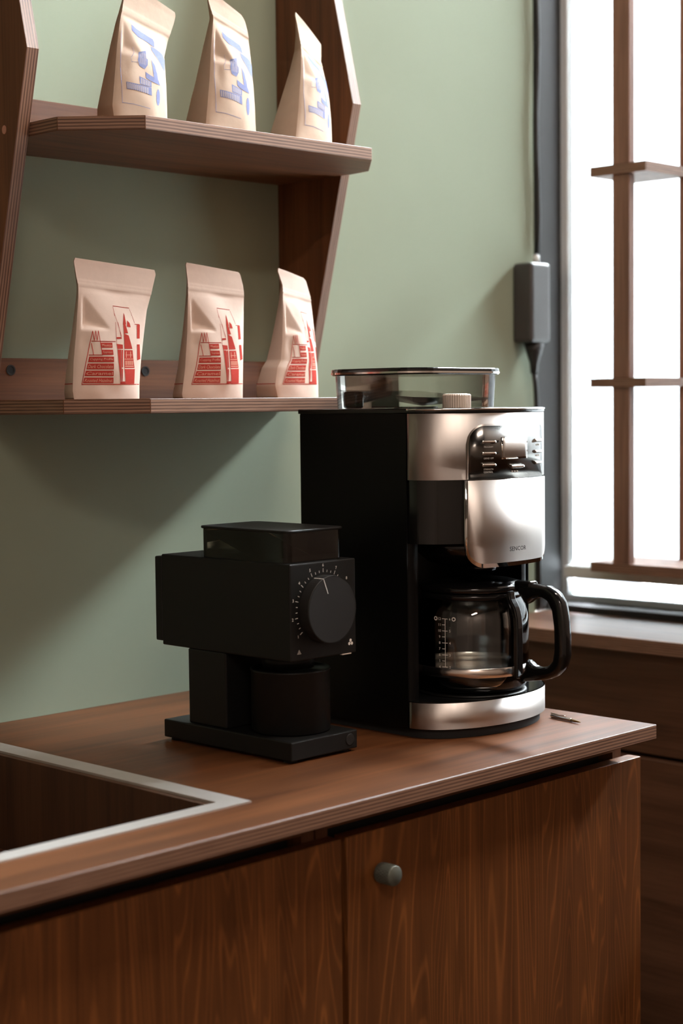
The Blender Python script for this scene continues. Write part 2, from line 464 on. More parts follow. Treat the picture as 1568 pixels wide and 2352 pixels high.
boxo('front_wall', (HX0 + t + .001, HX1 - t - .001, HY0 + .001, HY0 + t + .001, -0.112, -0.001), 'bin_in', b)
boxo('back_wall', (HX0 + t + .001, HX1 - t - .001, HY1 - t - .001, HY1 - .001, -0.112, -0.001), 'bin_in', b)
boxo('bottom', (HX0 + .001, HX1 - .001, HY0 + .001, HY1 - .001, -0.120, -0.112), 'shelf_x', b)

# ------------------------------------------------------------------ base cabinets
DY0, DY1, DT = -0.6075, -0.5885, -0.0462


def cabinet(name, x0, x1, d0, d1, label, knob=None):
    c = thing(name, ((x0 + x1) / 2, -0.3, FZ), label, 'cabinet')
    yb = -0.02
    q = MB(); q.box(x0, x0 + .018, -0.5875, yb, FZ + .08, -0.0185)
    q.build('side_panel', ['panel_z'], c)
    q = MB(); q.box(x1 - .018, x1, -0.5875, yb, FZ + .08, -0.0185)
    q.build('side_panel', ['panel_z'], c)
    boxo('back_panel', (x0 + .018, x1 - .018, yb - .012, yb, FZ + .08, -0.19), 'dark_in', c)
    boxo('bottom_panel', (x0 + .018, x1 - .018, -0.586, yb - .012, FZ + .08, FZ + .098), 'dark_in', c)
    boxo('front_rail', (x0 + .018, x1 - .018, -0.5875, -0.566, -0.0385, -0.0185), 'shelf_x', c)
    boxo('gap_shade', (x0 + .018, x1 - .018, -0.566, -0.556, -0.11, -0.0375), 'rubber', c)  # added black strip standing for the shade in the gap above the door
    boxo('plinth', (x0, x1, -0.55, -0.532, FZ, FZ + .08), 'dark_in', c)
    q = MB()
    q.prism([(d0, DY0), (d1, DY0), (d1, DY1), (d0, DY1)], FZ + .09, DT, 0)
    d = q.build('door', 'door', c, bevel=0.0006, seg=1)
    if knob:
        kx, kz = knob
        k = MB(); n = 40; r = 0.0108
        prof = [(0.0052, 0.0), (0.0052, 0.004), (r - .0006, 0.0042), (r, 0.0052), (r, 0.0250), (r - .0008, 0.0260), (0.0, 0.0260)]
        vs = []; fs = []
        for rr, hh in prof:
            for i in range(n):
                a = 2 * PI * i / n; vs.append((kx + rr * math.cos(a), DY0 - hh, kz + rr * math.sin(a)))
        for i in range(len(prof) - 1):
            for j in range(n):
                fs.append((i * n + j, i * n + (j + 1) % n, (i + 1) * n + (j + 1) % n, (i + 1) * n + j))
        k.add(vs, fs, 0, True)
        # knurling: two families of fine helical ridges
        for sgn in (1, -1):
            for i in range(22):
                a0 = 2 * PI * i / 22
                k.tube([(kx + (r + .0001) * math.cos(a0 + sgn * u * 0.9), DY0 - 0.0058 - u * 0.0185, kz + (r + .0001) * math.sin(a0 + sgn * u * 0.9)) for u in [w_ / 6 for w_ in range(7)]], 0.00030, 4)
        ko = k.build('knob', 'knob', d, weld=False); ko['label'] = 'dark knurled metal knob'
    return c


cabinet('base_cabinet', 1.222, 1.768, 1.2487, 1.7830, 'brown veneered base cabinet with one knob on its door, under the coffee maker', (1.2945, -0.0915))
cabinet('base_cabinet', 0.640, 1.220, 0.640, 1.2400, 'brown veneered base cabinet under the metal-rimmed opening')

# ------------------------------------------------------------------ bench under the window
bt = thing('window_bench', (2.3, -1.2, FZ), 'low brown bench unit running under the shop window', 'bench')
q = MB(); q.prism([(2.177, -2.6), (2.428, -2.6), (2.428, -0.003), (2.177, -0.003)], 0.0135, 0.0357, 0, 1)
q.build('bench_top', ['bench_top', 'ply_z'], bt, bevel=0.001, seg=1)
for y0, y1 in ((-0.090, -0.003), (-1.20, -0.096), (-2.6, -1.206)):
    boxo('front_panel', (2.200, 2.218, y0, y1, -0.147, 0.0130), 'dark_y', bt, 0.001, 1)
for y0, y1 in ((-1.20, -0.003), (-2.6, -1.206)):
    boxo('drawer_front', (2.188, 2.206, y0, y1, FZ + .06, -0.153), 'dark_y', bt, 0.001, 1)
boxo('carcass', (2.220, 2.425, -2.6, -0.003, FZ, 0.0130), 'dark_in', bt)

# ------------------------------------------------------------------ display rack beyond the glass
dr = thing('display_rack', (2.36, -0.2, 0.1190), 'small wooden rack with open shelves standing against the window glass', 'rack')
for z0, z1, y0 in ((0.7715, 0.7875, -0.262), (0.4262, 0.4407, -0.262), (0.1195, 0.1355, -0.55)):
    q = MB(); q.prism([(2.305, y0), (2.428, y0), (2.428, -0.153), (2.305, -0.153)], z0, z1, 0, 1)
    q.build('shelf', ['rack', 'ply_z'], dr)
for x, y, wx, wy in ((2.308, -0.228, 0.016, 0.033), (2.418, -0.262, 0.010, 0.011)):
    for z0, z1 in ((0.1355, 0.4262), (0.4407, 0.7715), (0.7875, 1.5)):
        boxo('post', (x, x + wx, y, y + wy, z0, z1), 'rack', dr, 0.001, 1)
o = boxo('trim_1', (2.555, 3.05, -2.3, 0.12, -0.02, 0.032), 'sash'); struct(o, 'pale ledge outside the window')

# ------------------------------------------------------------------ wall shelf unit
su = thing('wall_shelf', (1.474, -0.13, 0.39), 'brown plywood wall shelf unit with two shelves and slanted side panels', 'shelf')
PXL0, PXL1, PXR0, PXR1 = 1.1907, 1.2086, 1.7405, 1.7575
prof = [(-0.0005, 0.4125), (-0.0500, 0.4125), (-0.1555, 0.8244), (-0.085, 1.13), (-0.0005, 1.13)]
for x0, x1 in ((PXL0, PXL1), (PXR0, PXR1)):
    q = MB(); n = len(prof)
    vs = [(x0, y, z) for y, z in prof] + [(x1, y, z) for y, z in prof]
    q.add(vs, [tuple(range(n)), tuple(range(2 * n - 1, n - 1, -1))], 0)
    q.add(vs, [(i, (i + 1) % n, n + (i + 1) % n, n + i) for i in range(n)], 1)
    sp = q.build('side_panel', ['panel_z', 'ply_x'], su, bevel=0.0006, seg=1)
    if x0 == PXL0:
        for zz, yy in ((0.7345, -0.1066),):
            k = MB(); n = 20
            ring = [(x0 - 0.0006, yy + 0.0040 * math.cos(2 * PI * i / n), zz + 0.0052 * math.sin(2 * PI * i / n)) for i in range(n)]
            ring2 = [(x0 + 0.001, p[1], p[2]) for p in ring]
            k.add(ring + ring2, [tuple(range(n))] + [(i, (i + 1) % n, n + (i + 1) % n, n + i) for i in range(n)])
            k.build('plug', 'pale_ink', sp)['label'] = 'pale round screw plug'
SH = [(1.2090, -0.0005), (1.2090, -0.1870), (1.2790, -0.2628), (1.6610, -0.2655), (1.7345, -0.1905), (1.7400, -0.1500), (1.7400, -0.0005)]
for zb, zt in ((0.7259, 0.7421), (0.3949, 0.4123)):
    q = MB(); q.prism(SH, zb, zt, 0, 1); q.build('shelf', ['shelf_x', 'ply_z'], su, bevel=0.0006, seg=1)
for z0, z1 in ((0.7423, 0.7951), (0.4125, 0.4662)):
    rl = boxo('back_rail', (1.2090, 1.7400, -0.0185, -0.0005, z0, z1), 'shelf_x', su, 0.0006, 1)
    for sx in (1.2521, 1.4701, 1.690):
        k = MB(); n = 24; zc = z0 + 0.0385
        k.add([(sx + rr * math.cos(2 * PI * i / n), yy, zc + rr * math.sin(2 * PI * i / n)) for rr, yy in ((0.0068, -0.0186), (0.0068, -0.0195), (0.0050, -0.0195), (0.0044, -0.0188)) for i in range(n)],
              [(j * n + i, j * n + (i + 1) % n, (j + 1) * n + (i + 1) % n, (j + 1) * n + i) for j in range(3) for i in range(n)])
        ring = [(sx + 0.0044 * math.cos(2 * PI * i / n), -0.0188, zc + 0.0044 * math.sin(2 * PI * i / n)) for i in range(n)]
        k.add(ring, [tuple(range(n))], 1)
        k.build('screw_hole', ['frame', 'rubber'], rl)

# ------------------------------------------------------------------ coffee bags


def lerp_poly(pts, v):
    """pts ordered bottom to top as (x, y) pixels; v by height fraction"""
    yb, yt = pts[0][1], pts[-1][1]; y = yb + (yt - yb) * v
    for (xa, ya), (xb, yb2) in zip(pts, pts[1:]):
        if yb2 <= y <= ya or (ya == yb2):
            t = 0 if ya == yb2 else (ya - y) / (ya - yb2)
            return xa + (xb - xa) * t, y
    return pts[-1][0], y


class Bag:
    NU, NV = 48, 80

    def __init__(s, left, right, zbase, cy, psi, depth=0.024, bulge=0.013, crease=1.0, zip_v=0.80, seed=0):
        s.n = Vector((math.sin(psi), -math.cos(psi), 0)); s.depth = depth; s.B = bulge; s.crease = crease; s.zip = zip_v
        s.rnd = random.Random(seed)
        # anchor the bag's middle plane at depth cy
        um = (left[0][0] + right[0][0]) / 2; vm = left[0][1]
        c = on(um, vm, y=cy); s.o = s.n.dot(c)
        s.L = []; s.R = []; s.off = []
        for j in range(s.NV + 1):
            v = j / s.NV
            off = depth / 2 * max(0.0, 1 - v / 0.95) ** 1.1 + 0.0005
            a = lerp_poly(left, v); b_ = lerp_poly(right, v)
            s.L.append(on_plane(*a, s.n, s.o + off)); s.R.append(on_plane(*b_, s.n, s.o + off)); s.off.append(off)
        # stand it on the shelf: snap lowest row to the shelf
        for arr in (s.L, s.R):
            dz = zbase + 0.0003 - arr[0].z
            for j in range(s.NV + 1):
                f = max(0, 1 - (j / s.NV) / 0.25); arr[j] = arr[j] + Vector((0, 0, dz * f))
        s.ph = [s.rnd.uniform(0, 6.28) for _ in range(6)]

    def lr(s, v):
        t = min(max(v, 0), 1) * s.NV; j = min(int(t), s.NV - 1); f = t - j
        return s.L[j].lerp(s.L[j + 1], f), s.R[j].lerp(s.R[j + 1], f), s.off[j] * (1 - f) + s.off[j + 1] * f

    def bulge(s, u, v):
        e = max(0.0, 4 * u * (1 - u)) ** 0.75
        h = math.sin(PI * min(1, (v + 0.16) / (s.zip + 0.14))) if v < s.zip - 0.02 else 0.0
        h = max(0.0, h) ** 0.8
        d = s.B * e * h
        if v < s.zip:
            # folded dent in the upper left of the pouch
            def g(uc, vc, su_, sv, rot):
                du, dv = u - uc, v - vc; c, k = math.cos(rot), math.sin(rot)
                a = (c * du + k * dv) / su_; b_ = (-k * du + c * dv) / sv
                return math.exp(-a * a - b_ * b_)
            f = s.crease * min(1, u * 12) * min(1, (s.zip - v) * 14)
            v1, v2 = 0.775 - 0.60 * u, 0.485 + 0.05 * u
            d -= 0.0075 * f * max(0.0, min(1.0, (v1 - v) / 0.13, (v - v2) / 0.055, (u - 0.05) / 0.05))
            d -= 0.0022 * f * g(0.13, 0.40, 0.07, 0.06, 0.2)
            d += 0.0008 * e * math.sin(9 * u + 7 * v + s.ph[0]) * math.sin(11 * v + s.ph[1])
            d += 0.0015 * f * g(0.66, 0.14, 0.12, 0.10, 0.3)
        # press-to-close zip ridge and tear line
        d += 0.0009 * math.exp(-((v - s.zip - 0.012) / 0.007) ** 2) + 0.0006 * math.exp(-((v - s.zip - 0.035) / 0.005) ** 2)
        d += 0.0012 * math.sin(PI * u + 0.6) * max(0, v - 0.85) / 0.15
        return d

    def P(s, u, v, lift=0.0):
        l, r, off = s.lr(v)
        return l.lerp(r, u) + s.n * (s.bulge(u, v) + lift)

    def uv(s, px, py):
        """surface parameters of the point seen at a pixel of the photograph"""
        u, v = 0.5, 0.5
        for _ in range(14):
            x, y = proj(s.P(u, v)); h = 1e-3
            xu, yu = proj(s.P(u + h, v)); xv, yv = proj(s.P(u, v + h))
            a, b_, c, d = (xu - x) / h, (xv - x) / h, (yu - y) / h, (yv - y) / h
            det = a * d - b_ * c
            if abs(det) < 1e-9: break
            ex, ey = px - x, py - y
            u += max(-.2, min(.2, (d * ex - b_ * ey) / det)); v += max(-.2, min(.2, (-c * ex + a * ey) / det))
            u = min(max(u, 0.0), 1.0); v = min(max(v, 0.0), 1.0)
        return u, v

    def make(s, label, group, mat):
        base = (s.L[0] + s.R[0]) / 2 - s.n * s.depth / 2
        t = thing('coffee_bag', (base.x, base.y, base.z), label, 'coffee bag', group)
        nu, nv = s.NU, s.NV; q = MB()
        fr = [s.P(i / nu, j / nv) for j in range(nv + 1) for i in range(nu + 1)]
        idx = lambda i, j: j * (nu + 1) + i
        q.add(fr, [(idx(i, j), idx(i + 1, j), idx(i + 1, j + 1), idx(i, j + 1)) for j in range(nv) for i in range(nu)], 0, True)
        q.build('front_panel', mat, t)
        q = MB(); bk = []
        for j in range(nv + 1):
            v = j / nv; l, r, off = s.lr(v)
            for i in range(nu + 1):
                u = i / nu; e = max(0.0, 4 * u * (1 - u)) ** 0.75
                h = max(0.0, math.sin(PI * min(1, (v + 0.16) / (s.zip + 0.14)))) ** 0.8 if v < s.zip else 0
                bk.append(l.lerp(r, u) - s.n * (2 * off + s.B * 0.9 * e * h - 0.0001 * (v >= 1)))
        q.add(bk, [(idx(i, j), idx(i, j + 1), idx(i + 1, j + 1), idx(i + 1, j)) for j in range(nv) for i in range(nu)], 0, True)
        # side folds and bottom gusset join the two panels
        for i in (0, nu):
            for j in range(nv):
                a, b_ = s.P(i / nu, j / nv), s.P(i / nu, (j + 1) / nv)
                q.add([a, b_, bk[idx(i, j + 1)], bk[idx(i, j)]], [(0, 1, 2, 3)], 0, True)
        for i in range(nu):
            q.add([s.P(i / nu, 0), s.P((i + 1) / nu, 0), bk[idx(i + 1, 0)], bk[idx(i, 0)]], [(0, 1, 2, 3)], 0, False)
        q.build('back_panel', mat, t)
        return t

    def quadgrid(s, q, cs, lift, n=6, mi=0):
        """patch with four (u,v) corners draped over the front"""
        vs = []
        for j in range(n + 1):
            for i in range(n + 1):
                a, b_ = i / n, j / n
                u = (cs[0][0] * (1 - a) + cs[1][0] * a) * (1 - b_) + (cs[3][0] * (1 - a) + cs[2][0] * a) * b_
                v = (cs[0][1] * (1 - a) + cs[1][1] * a) * (1 - b_) + (cs[3][1] * (1 - a) + cs[2][1] * a) * b_
                vs.append(s.P(u, v, lift))
        q.add(vs, [(j * (n + 1) + i, j * (n + 1) + i + 1, (j + 1) * (n + 1) + i + 1, (j + 1) * (n + 1) + i) for j in range(n) for i in range(n)], mi, True)

    def line(s, q, a, b_, wpx, lift, n=8, mi=0):
        """thin printed line between two (u,v) points; width in millimetres"""
        pa, pb = s.P(*a), s.P(*b_); pts = [(a[0] + (b_[0] - a[0]) * k / n, a[1] + (b_[1] - a[1]) * k / n) for k in range(n + 1)]
        d = (pb - pa).normalized(); side = s.n.cross(d).normalized() * (wpx * 0.0005)
        vs = []
        for p in pts:
            c = s.P(*p, lift); vs += [c - side, c + side]
        q.add(vs, [(2 * k, 2 * k + 2, 2 * k + 3, 2 * k + 1) for k in range(n)], mi, True)

    def text(s, q, body, cs, lift, mi=0):
        vs, fs, asp = text_fit(body); out = []
        for a, b_ in vs:
            u = (cs[0][0] * (1 - a) + cs[1][0] * a) * (1 - b_) + (cs[3][0] * (1 - a) + cs[2][0] * a) * b_
            v = (cs[0][1] * (1 - a) + cs[1][1] * a) * (1 - b_) + (cs[3][1] * (1 - a) + cs[2][1] * a) * b_
            out.append(s.P(u, v, lift))
        q.add(out, fs, mi)


# -- lower row: red print -------------------------------------------------
b1 = Bag([(170, 916), (167, 897), (169, 833), (175, 761), (180, 682), (180, 659), (175, 634), (169, 600), (172, 592)],
         [(320, 915), (320, 881), (324, 825), (331, 761), (337, 713), (347, 675), (358, 630), (355, 620)], 0.4125, -0.165, math.radians(-11), crease=0.9, seed=1)
b2 = Bag([(420, 915), (418, 905), (425, 847), (430, 762), (432, 677), (431, 645), (426, 608), (428, 603)],
         [(557, 913), (558, 832), (559, 750), (560, 672), (558, 655), (552, 630), (548, 625)], 0.4125, -0.165, math.radians(-10), crease=1.3, seed=2)
b3 = Bag([(638, 913), (632, 885), (637, 844), (645, 827), (648, 786), (650, 701), (649, 655), (637, 622), (639, 616)],
         [(731, 913), (730, 883), (724, 798), (719, 737), (712, 679), (703, 645), (697, 638)], 0.4125, -0.165, math.radians(6), depth=0.036, crease=0.7, seed=3)
# -- upper row: blue print -------------------------------------------------
u1 = Bag([(264, 282), (258, 240), (265, 153), (269, 102), (275, 51), (284, 0), (292, -44)],
         [(385, 287), (383, 230), (380, 166), (377, 131), (385, 94), (399, 55), (404, 36), (402, 28)], 0.7423, -0.165, math.radians(2), depth=0.032, crease=0.4, seed=4, zip_v=0.78)
u2 = Bag([(470, 300), (476, 241), (481, 184), (485, 103), (490, 41), (478, 0), (474, -26)],
         [(589, 312), (582, 207), (576, 138), (568, 69), (562, 46), (555, 34)], 0.7423, -0.165, math.radians(3), depth=0.042, crease=0.8, seed=5, zip_v=0.80)
u3 = Bag([(677, 328), (685, 252), (691, 161), (692, 115), (687, 80), (677, 34), (678, 28)],
         [(763, 337), (754, 230), (746, 179), (737, 142), (738, 102), (731, 92)], 0.7423, -0.165, math.radians(13), depth=0.046, crease=0.4, seed=6, zip_v=0.74)

Z = lambda x, y: b1.uv(180 + x / 9.8, 740 + y / 9.8)
A = lambda x, y: b1.uv(130 + x / 6.272, 570 + y / 6.272)
ROWS = [('Mexico', [(515, 575), (768, 575), (762, 460), (498, 460)]), ('Espresso', [(546, 735), (790, 735), (776, 620), (526, 620)]),
        ('Cupping Profile', [(214, 900), (800, 900), (800, 775), (240, 775)]), ('Dark Chocolate', [(178, 1062), (796, 1062), (796, 930), (206, 930)]),
        ('Caramel', [(135, 1215), (790, 1215), (792, 1090), (165, 1090)]), ('Roasted Hazelnut', [(98, 1375), (786, 1375), (788, 1245), (130, 1245)])]
red_quads = [[Z(*p) for p in cs] for _, cs in ROWS]
txt_quads = []
for body, cs in ROWS:
    cs2 = [(cs[0][0] + 26, cs[0][1] - 26), (cs[1][0] - 22, cs[1][1] - 26), (cs[2][0] - 22, cs[2][1] + 28), (cs[3][0] + 26, cs[3][1] + 28)]
    txt_quads.append((body, [Z(*p) for p in cs2]))
LN = [((75, 1402), (1360, 1398), 1.0), ((75, 1402), (320, 195), 0.9), ((290, 425), (835, 437), 0.9), ((320, 200), (358, 412), 0.7), ((358, 412), (385, 190), 0.7),
      ((385, 190), (422, 412), 0.7), ((422, 412), (447, 190), 0.7), ((447, 190), (490, 428), 0.7), ((490, 428), (540, 738), 0.9), ((290, 470), (340, 738), 0.8),
      ((232, 740), (545, 740), 0.9), ((862, 520), (835, 0), 0.45), ((970, 375), (885, 0), 0.45)]
lines = [(Z(*a), Z(*b_), wd) for a, b_, wd in LN]
lines += [(A(805, 832), A(1042, 865), 0.8), (A(808, 845), A(835, 980), 0.45), (A(1045, 880), A(1120, 1080), 0.4), (A(826, 930), A(935, 1270), 0.4), (A(1120, 1095), A(1190, 1100), 0.8)]
RQ = [[(866, 375), (970, 375), (968, 335), (860, 335)],
      [(876, 600), (1002, 600), (996, 505), (864, 490)], [(905, 900), (962, 900), (962, 620), (880, 615)], [(945, 1330), (962, 1330), (962, 900), (905, 900)],
      [(975, 1020), (1005, 1020), (1005, 620), (972, 620)], [(975, 1330), (990, 1330), (1003, 1050), (972, 1050)], [(940, 1385), (1058, 1385), (1056, 1335), (942, 1335)],
      [(1036, 600), (1212, 600), (1130, 300), (1022, 250)], [(1022, 250), (1115, 250), (1062, 60), (1004, 0)],
      [(1036, 1030), (1262, 1030), (1216, 630), (1032, 630)], [(1060, 1385), (1255, 1385), (1268, 1052), (1036, 1052)],
      [(1315, 370), (1376, 370), (1380, 60), (1312, 60)], [(1320, 860), (1390, 830), (1376, 500), (1316, 500)]]
red_quads += [[Z(*p) for p in cs] for cs in RQ]
red_quads += [[A(*p) for p in [(955, 1100), (1000, 1100), (975, 960), (963, 930)]], [A(*p) for p in [(1010, 1130), (1065, 1140), (1050, 1080), (1015, 1040)]]]
PQ = [[(1060, 745), (1210, 745), (1200, 735), (1060, 735)], [(1070, 800), (1082, 800), (1082, 660), (1070, 660)], [(1165, 800), (1178, 800), (1178, 660), (1165, 660)],
      [(1032, 838), (1255, 838), (1255, 826), (1032, 826)], [(1045, 1000), (1245, 1000), (1238, 985), (1045, 985)]]
for k in range(9):
    PQ.append([(1052 + 21 * k, 965), (1062 + 21 * k, 965), (1062 + 21 * k, 868), (1052 + 21 * k, 868)])
pale_quads = [[Z(*p) for p in cs] for cs in PQ]

RL = ['kraft bag with red print at the left of the lower shelf, facing the viewer', 'kraft bag with red print in the middle of the lower shelf',
      'kraft bag with red print at the right of the lower shelf, turned edge-on']
for bg_, lab in zip((b1, b2, b3), RL):
    t = bg_.make(lab, 'red printed coffee bags on the lower shelf', 'kraft')
    q = MB()
    for cs in red_quads: bg_.quadgrid(q, cs, 0.00030)
    for a, b_, wd in lines: bg_.line(q, a, b_, wd, 0.00034)
    pr = q.build('red_print', 'red', t, weld=False); pr['label'] = 'red printed artwork'
    q = MB()
    for body, cs in txt_quads: bg_.text(q, body, cs, 0.00050)
    for cs in pale_quads: bg_.quadgrid(q, cs, 0.00045, 3)
    lt = q.build('lettering', 'pale_ink', t, weld=False); lt['label'] = 'pale lettering on the red rows'
    # red line running round the back panel
    q = MB(); l0 = bg_.lr(0.105); l = l0[0]
    p0, p1 = l - bg_.n * 0.0005, l - bg_.n * (2 * l0[2] + 0.0002)
    sd = (bg_.L[0] - bg_.R[0]).normalized() * 0.0003
    q.add([p0 + sd, p1 + sd, p1 + sd + Vector((0, 0, 0.001)), p0 + sd + Vector((0, 0, 0.001))], [(0, 1, 2, 3)])
    q.build('side_line', 'red', t)

Y = lambda x, y: u1.uv(270 + x / 11.2, 40 + y / 11.2)
BQ = [[(365, 330), (520, 500), (500, 310), (350, 175)], [(520, 500), (720, 615), (700, 440), (500, 310)], [(720, 615), (880, 730), (900, 565), (700, 440)],
      [(880, 730), (940, 775), (935, 640), (900, 565)], [(880, 860), (1020, 1060), (1010, 840), (850, 740)], [(1020, 1060), (1130, 1270), (1150, 960), (1010, 840)],
      [(1130, 1270), (1205, 1420), (1205, 1120), (1150, 960)],
      [(560, 1250), (700, 1330), (740, 1120), (520, 1090)], [(520, 1090), (745, 1120), (720, 860), (540, 890)], [(700, 1330), (770, 1230), (775, 1090), (740, 1050)],
      [(900, 1320), (1000, 1420), (960, 1240), (860, 1080)], [(930, 1560), (1040, 1640), (1010, 1420), (900, 1320)], [(730, 1560), (880, 1650), (860, 1500), (710, 1400)],
      [(880, 1650), (1090, 1760), (1050, 1620), (860, 1500)],
      [(235, 1835), (430, 1862), (420, 1690), (218, 1650)], [(430, 1862), (700, 1940), (690, 1760), (420, 1690)], [(700, 1940), (880, 2020), (870, 1815), (690, 1760)],
      [(572, 1712), (870, 1805), (870, 1660), (556, 1512)]]
for k in range(7):
    a0, a1 = -PI / 2 + PI * k / 7, -PI / 2 + PI * (k + 1) / 7
    e = lambda a, sg: (1040 + sg * 46 * math.cos(a), 2060 + 215 * math.sin(a))
    BQ.append([e(a0, -1), e(a0, 1), e(a1, 1), e(a1, -1)])
blue_quads = [[Y(*p) for p in cs] for cs in BQ]
blue_lines = [(Y(100, 330), Y(70, 1300), 0.5), (Y(70, 1300), Y(118, 2190), 0.6), (Y(118, 2190), Y(400, 2225), 0.6), (Y(400, 2225), Y(840, 2350), 0.6),
              (Y(360, 1150), Y(350, 1020), 0.4), (Y(350, 1020), Y(420, 900), 0.4), (Y(360, 1140), Y(520, 1150), 0.4), (Y(390, 760), Y(420, 900), 0.4)]
strokes = []
for k in range(11):                                                    # illegible block lettering of the two plates
    f = k / 11.0; x0 = 250 + 560 * f; yb = 1822 + 170 * f ** 1.5; yt = 1672 + 145 * f
    strokes.append([Y(x0, yb), Y(x0 + 22, yb + 4), Y(x0 + 22, yt + 6), Y(x0, yt)])
for k in range(6):
    f = k / 6.0; x0 = 600 + 250 * f; yb = 1700 + 80 * f; yt = 1560 + 110 * f
    strokes.append([Y(x0, yb), Y(x0 + 18, yb + 4), Y(x0 + 18, yt + 5), Y(x0, yt)])
for k in range(7):
    x0 = 560 + 26 * k
    strokes.append([Y(x0, 1180 + 8 * k), Y(x0 + 7, 1180 + 8 * k), Y(x0 + 12, 900 + 14 * abs(3 - k)), Y(x0 + 5, 900 + 14 * abs(3 - k))])
UL = ['tan bag with blue print on the upper shelf, nearest the left panel', 'tan bag with blue print on the upper shelf, middle of the three',
      'narrow-looking tan bag with blue print beside the right shelf panel, upper shelf']
for bg_, lab in zip((u1, u2, u3), UL):
    t = bg_.make(lab, 'blue printed coffee bags on the upper shelf', 'kraft_b')
    q = MB()
    for cs in blue_quads: bg_.quadgrid(q, cs, 0.00030)
    for a, b_, wd in blue_lines: bg_.line(q, a, b_, wd, 0.00034)
    q.build('blue_print', 'blue', t, weld=False)['label'] = 'blue printed artwork'
    q = MB()
    for cs in strokes: bg_.quadgrid(q, cs, 0.00045, 3)
    q.build('pale_print', 'blue_pale', t, weld=False)

# ------------------------------------------------------------------ coffee grinder
GX0, GX1, GC = 1.3060, 1.4130, 1.3610
g = thing('coffee_grinder', (GC, -0.35, 0.0), 'matte black coffee grinder with a numbered dial on the worktop', 'coffee grinder')
boxo('base', (GX0, GX1, -0.4660, -0.2440, 0.0035, 0.0252), 'matte', g, 0.0015, 2)
for fx in (GX0 + .012, GX1 - .012):
    for fy in (-0.452, -0.256):
        q = MB(); q.lathe([(0.008, 0.0), (0.008, 0.0035)], fx, fy, 20); q.build('foot', 'rubber', g)
boxo('column', (GX0 + .005, GX1 - .005, -0.352, -0.2850, 0.0252, 0.1150), 'matte', g, 0.002, 2)
BX0, BX1, BYF, BYB, BZ0, BZ1 = 1.3110, 1.4170, -0.4620, -0.2380, 0.1148, 0.2250
boxo('body', (BX0, BX1, BYF, BYB, BZ0, BZ1), 'matte', g, 0.0018, 3)
boxo('rear_plate', (BX0, BX1, BYB, BYB + .0125, BZ0 + .0045, BZ1 - .003), 'matte', g, 0.0018, 3)
q = MB(); q.lathe([(0.030, 0.099), (0.032, 0.1148)], 1.3615, -0.405, 40); q.build('chute', 'matte', g)
# grounds cup
q = MB(); q.lathe([(0.0445, 0.0256), (0.0460, 0.0275), (0.0460, 0.0955), (0.0470, 0.0965), (0.0470, 0.0985), (0.0450, 0.0985), (0.0435, 0.0965), (0.0, 0.0965)], 1.3615, -0.4085, 64)
cup = q.build('grounds_cup', 'matte', g)
# hopper with lid
hp = rrect(1.3610, -0.3790, 0.0455, 0.0735, 0.009)
q = MB()
hi = rrect(1.3610, -0.3790, 0.0435, 0.0715, 0.0075)
q.prism(hp, 0.2251, 0.2590, caps=False, smooth=True); q.prism(hi, 0.2251, 0.2590, caps=False, smooth=True)
hop = q.build('hopper', 'smoke', g, weld=False)
q = MB()
q.add([(1.3190, -0.449, 0.2256), (1.4030, -0.449, 0.2256), (1.4030, -0.400, 0.2256), (1.3190, -0.400, 0.2256), (1.3190, -0.309, 0.2555), (1.4030, -0.309, 0.2555)], [(0, 1, 2, 3), (3, 2, 5, 4)])
q.build('chute_ramp', 'matte2', hop)
q = MB(); q.prism(rrect(1.3610, -0.3790, 0.0475, 0.0757, 0.010), 0.2592, 0.2622, smooth=False)
q.build('hopper_lid', 'matte', hop, bevel=0.0008, seg=1)
# dial on the front
DCX, DCZ, DR, DD = 1.3635, 0.1712, 0.0385, 0.0150


def disc_y(q, cx, cz, prof, n=72, smooth=True):
    """solid of revolution about the y axis; prof = (radius, y)"""
    vs = [(cx + r * math.cos(2 * PI * k / n), y, cz + r * math.sin(2 * PI * k / n)) for r, y in prof for k in range(n)]
    q.add(vs, [(i * n + k, i * n + (k + 1) % n, (i + 1) * n + (k + 1) % n, (i + 1) * n + k) for i in range(len(prof) - 1) for k in range(n)], 0, smooth)
    b_ = (len(prof) - 1) * n
    q.add(vs[b_:], [tuple(range(n))])


q = MB(); disc_y(q, DCX, DCZ, [(DR, BYF), (DR, BYF - DD + .0008), (DR - .0008, BYF - DD)], smooth=False)
dial = q.build('dial', 'matte2', g)
q = MB(); n = 72; yy = BYF - DD - .0002
q.add([(DCX + r * math.cos(2 * PI * k / n), yy, DCZ + r * math.sin(2 * PI * k / n)) for r in (DR - .0003, DR - .0010) for k in range(n)],
      [(k, (k + 1) % n, n + (k + 1) % n, n + k) for k in range(n)])
q.build('dial_edge', 'grey', dial)
pa = math.radians(112)
dx, dz = math.cos(pa), math.sin(pa); px_, pz_ = -dz, dx
q = MB(); hw = 0.00045
for r0, r1 in ((0.020, DR - .0003),):
    q.add([(DCX + dx * r + px_ * w_ * hw, yy - .0002, DCZ + dz * r + pz_ * w_ * hw) for r, w_ in ((r0, -1), (r1, -1), (r1, 1), (r0, 1))], [(0, 1, 2, 3)])
q.add([(DCX + dx * (DR + .0002) + px_ * w_ * hw, y_, DCZ + dz * (DR + .0002) + pz_ * w_ * hw) for y_, w_ in ((yy, -1), (BYF - .0002, -1), (BYF - .0002, 1), (yy, 1))], [(0, 1, 2, 3)])
q.build('pointer', 'white', dial)
# scale ticks and numerals
yf = BYF - 0.0003


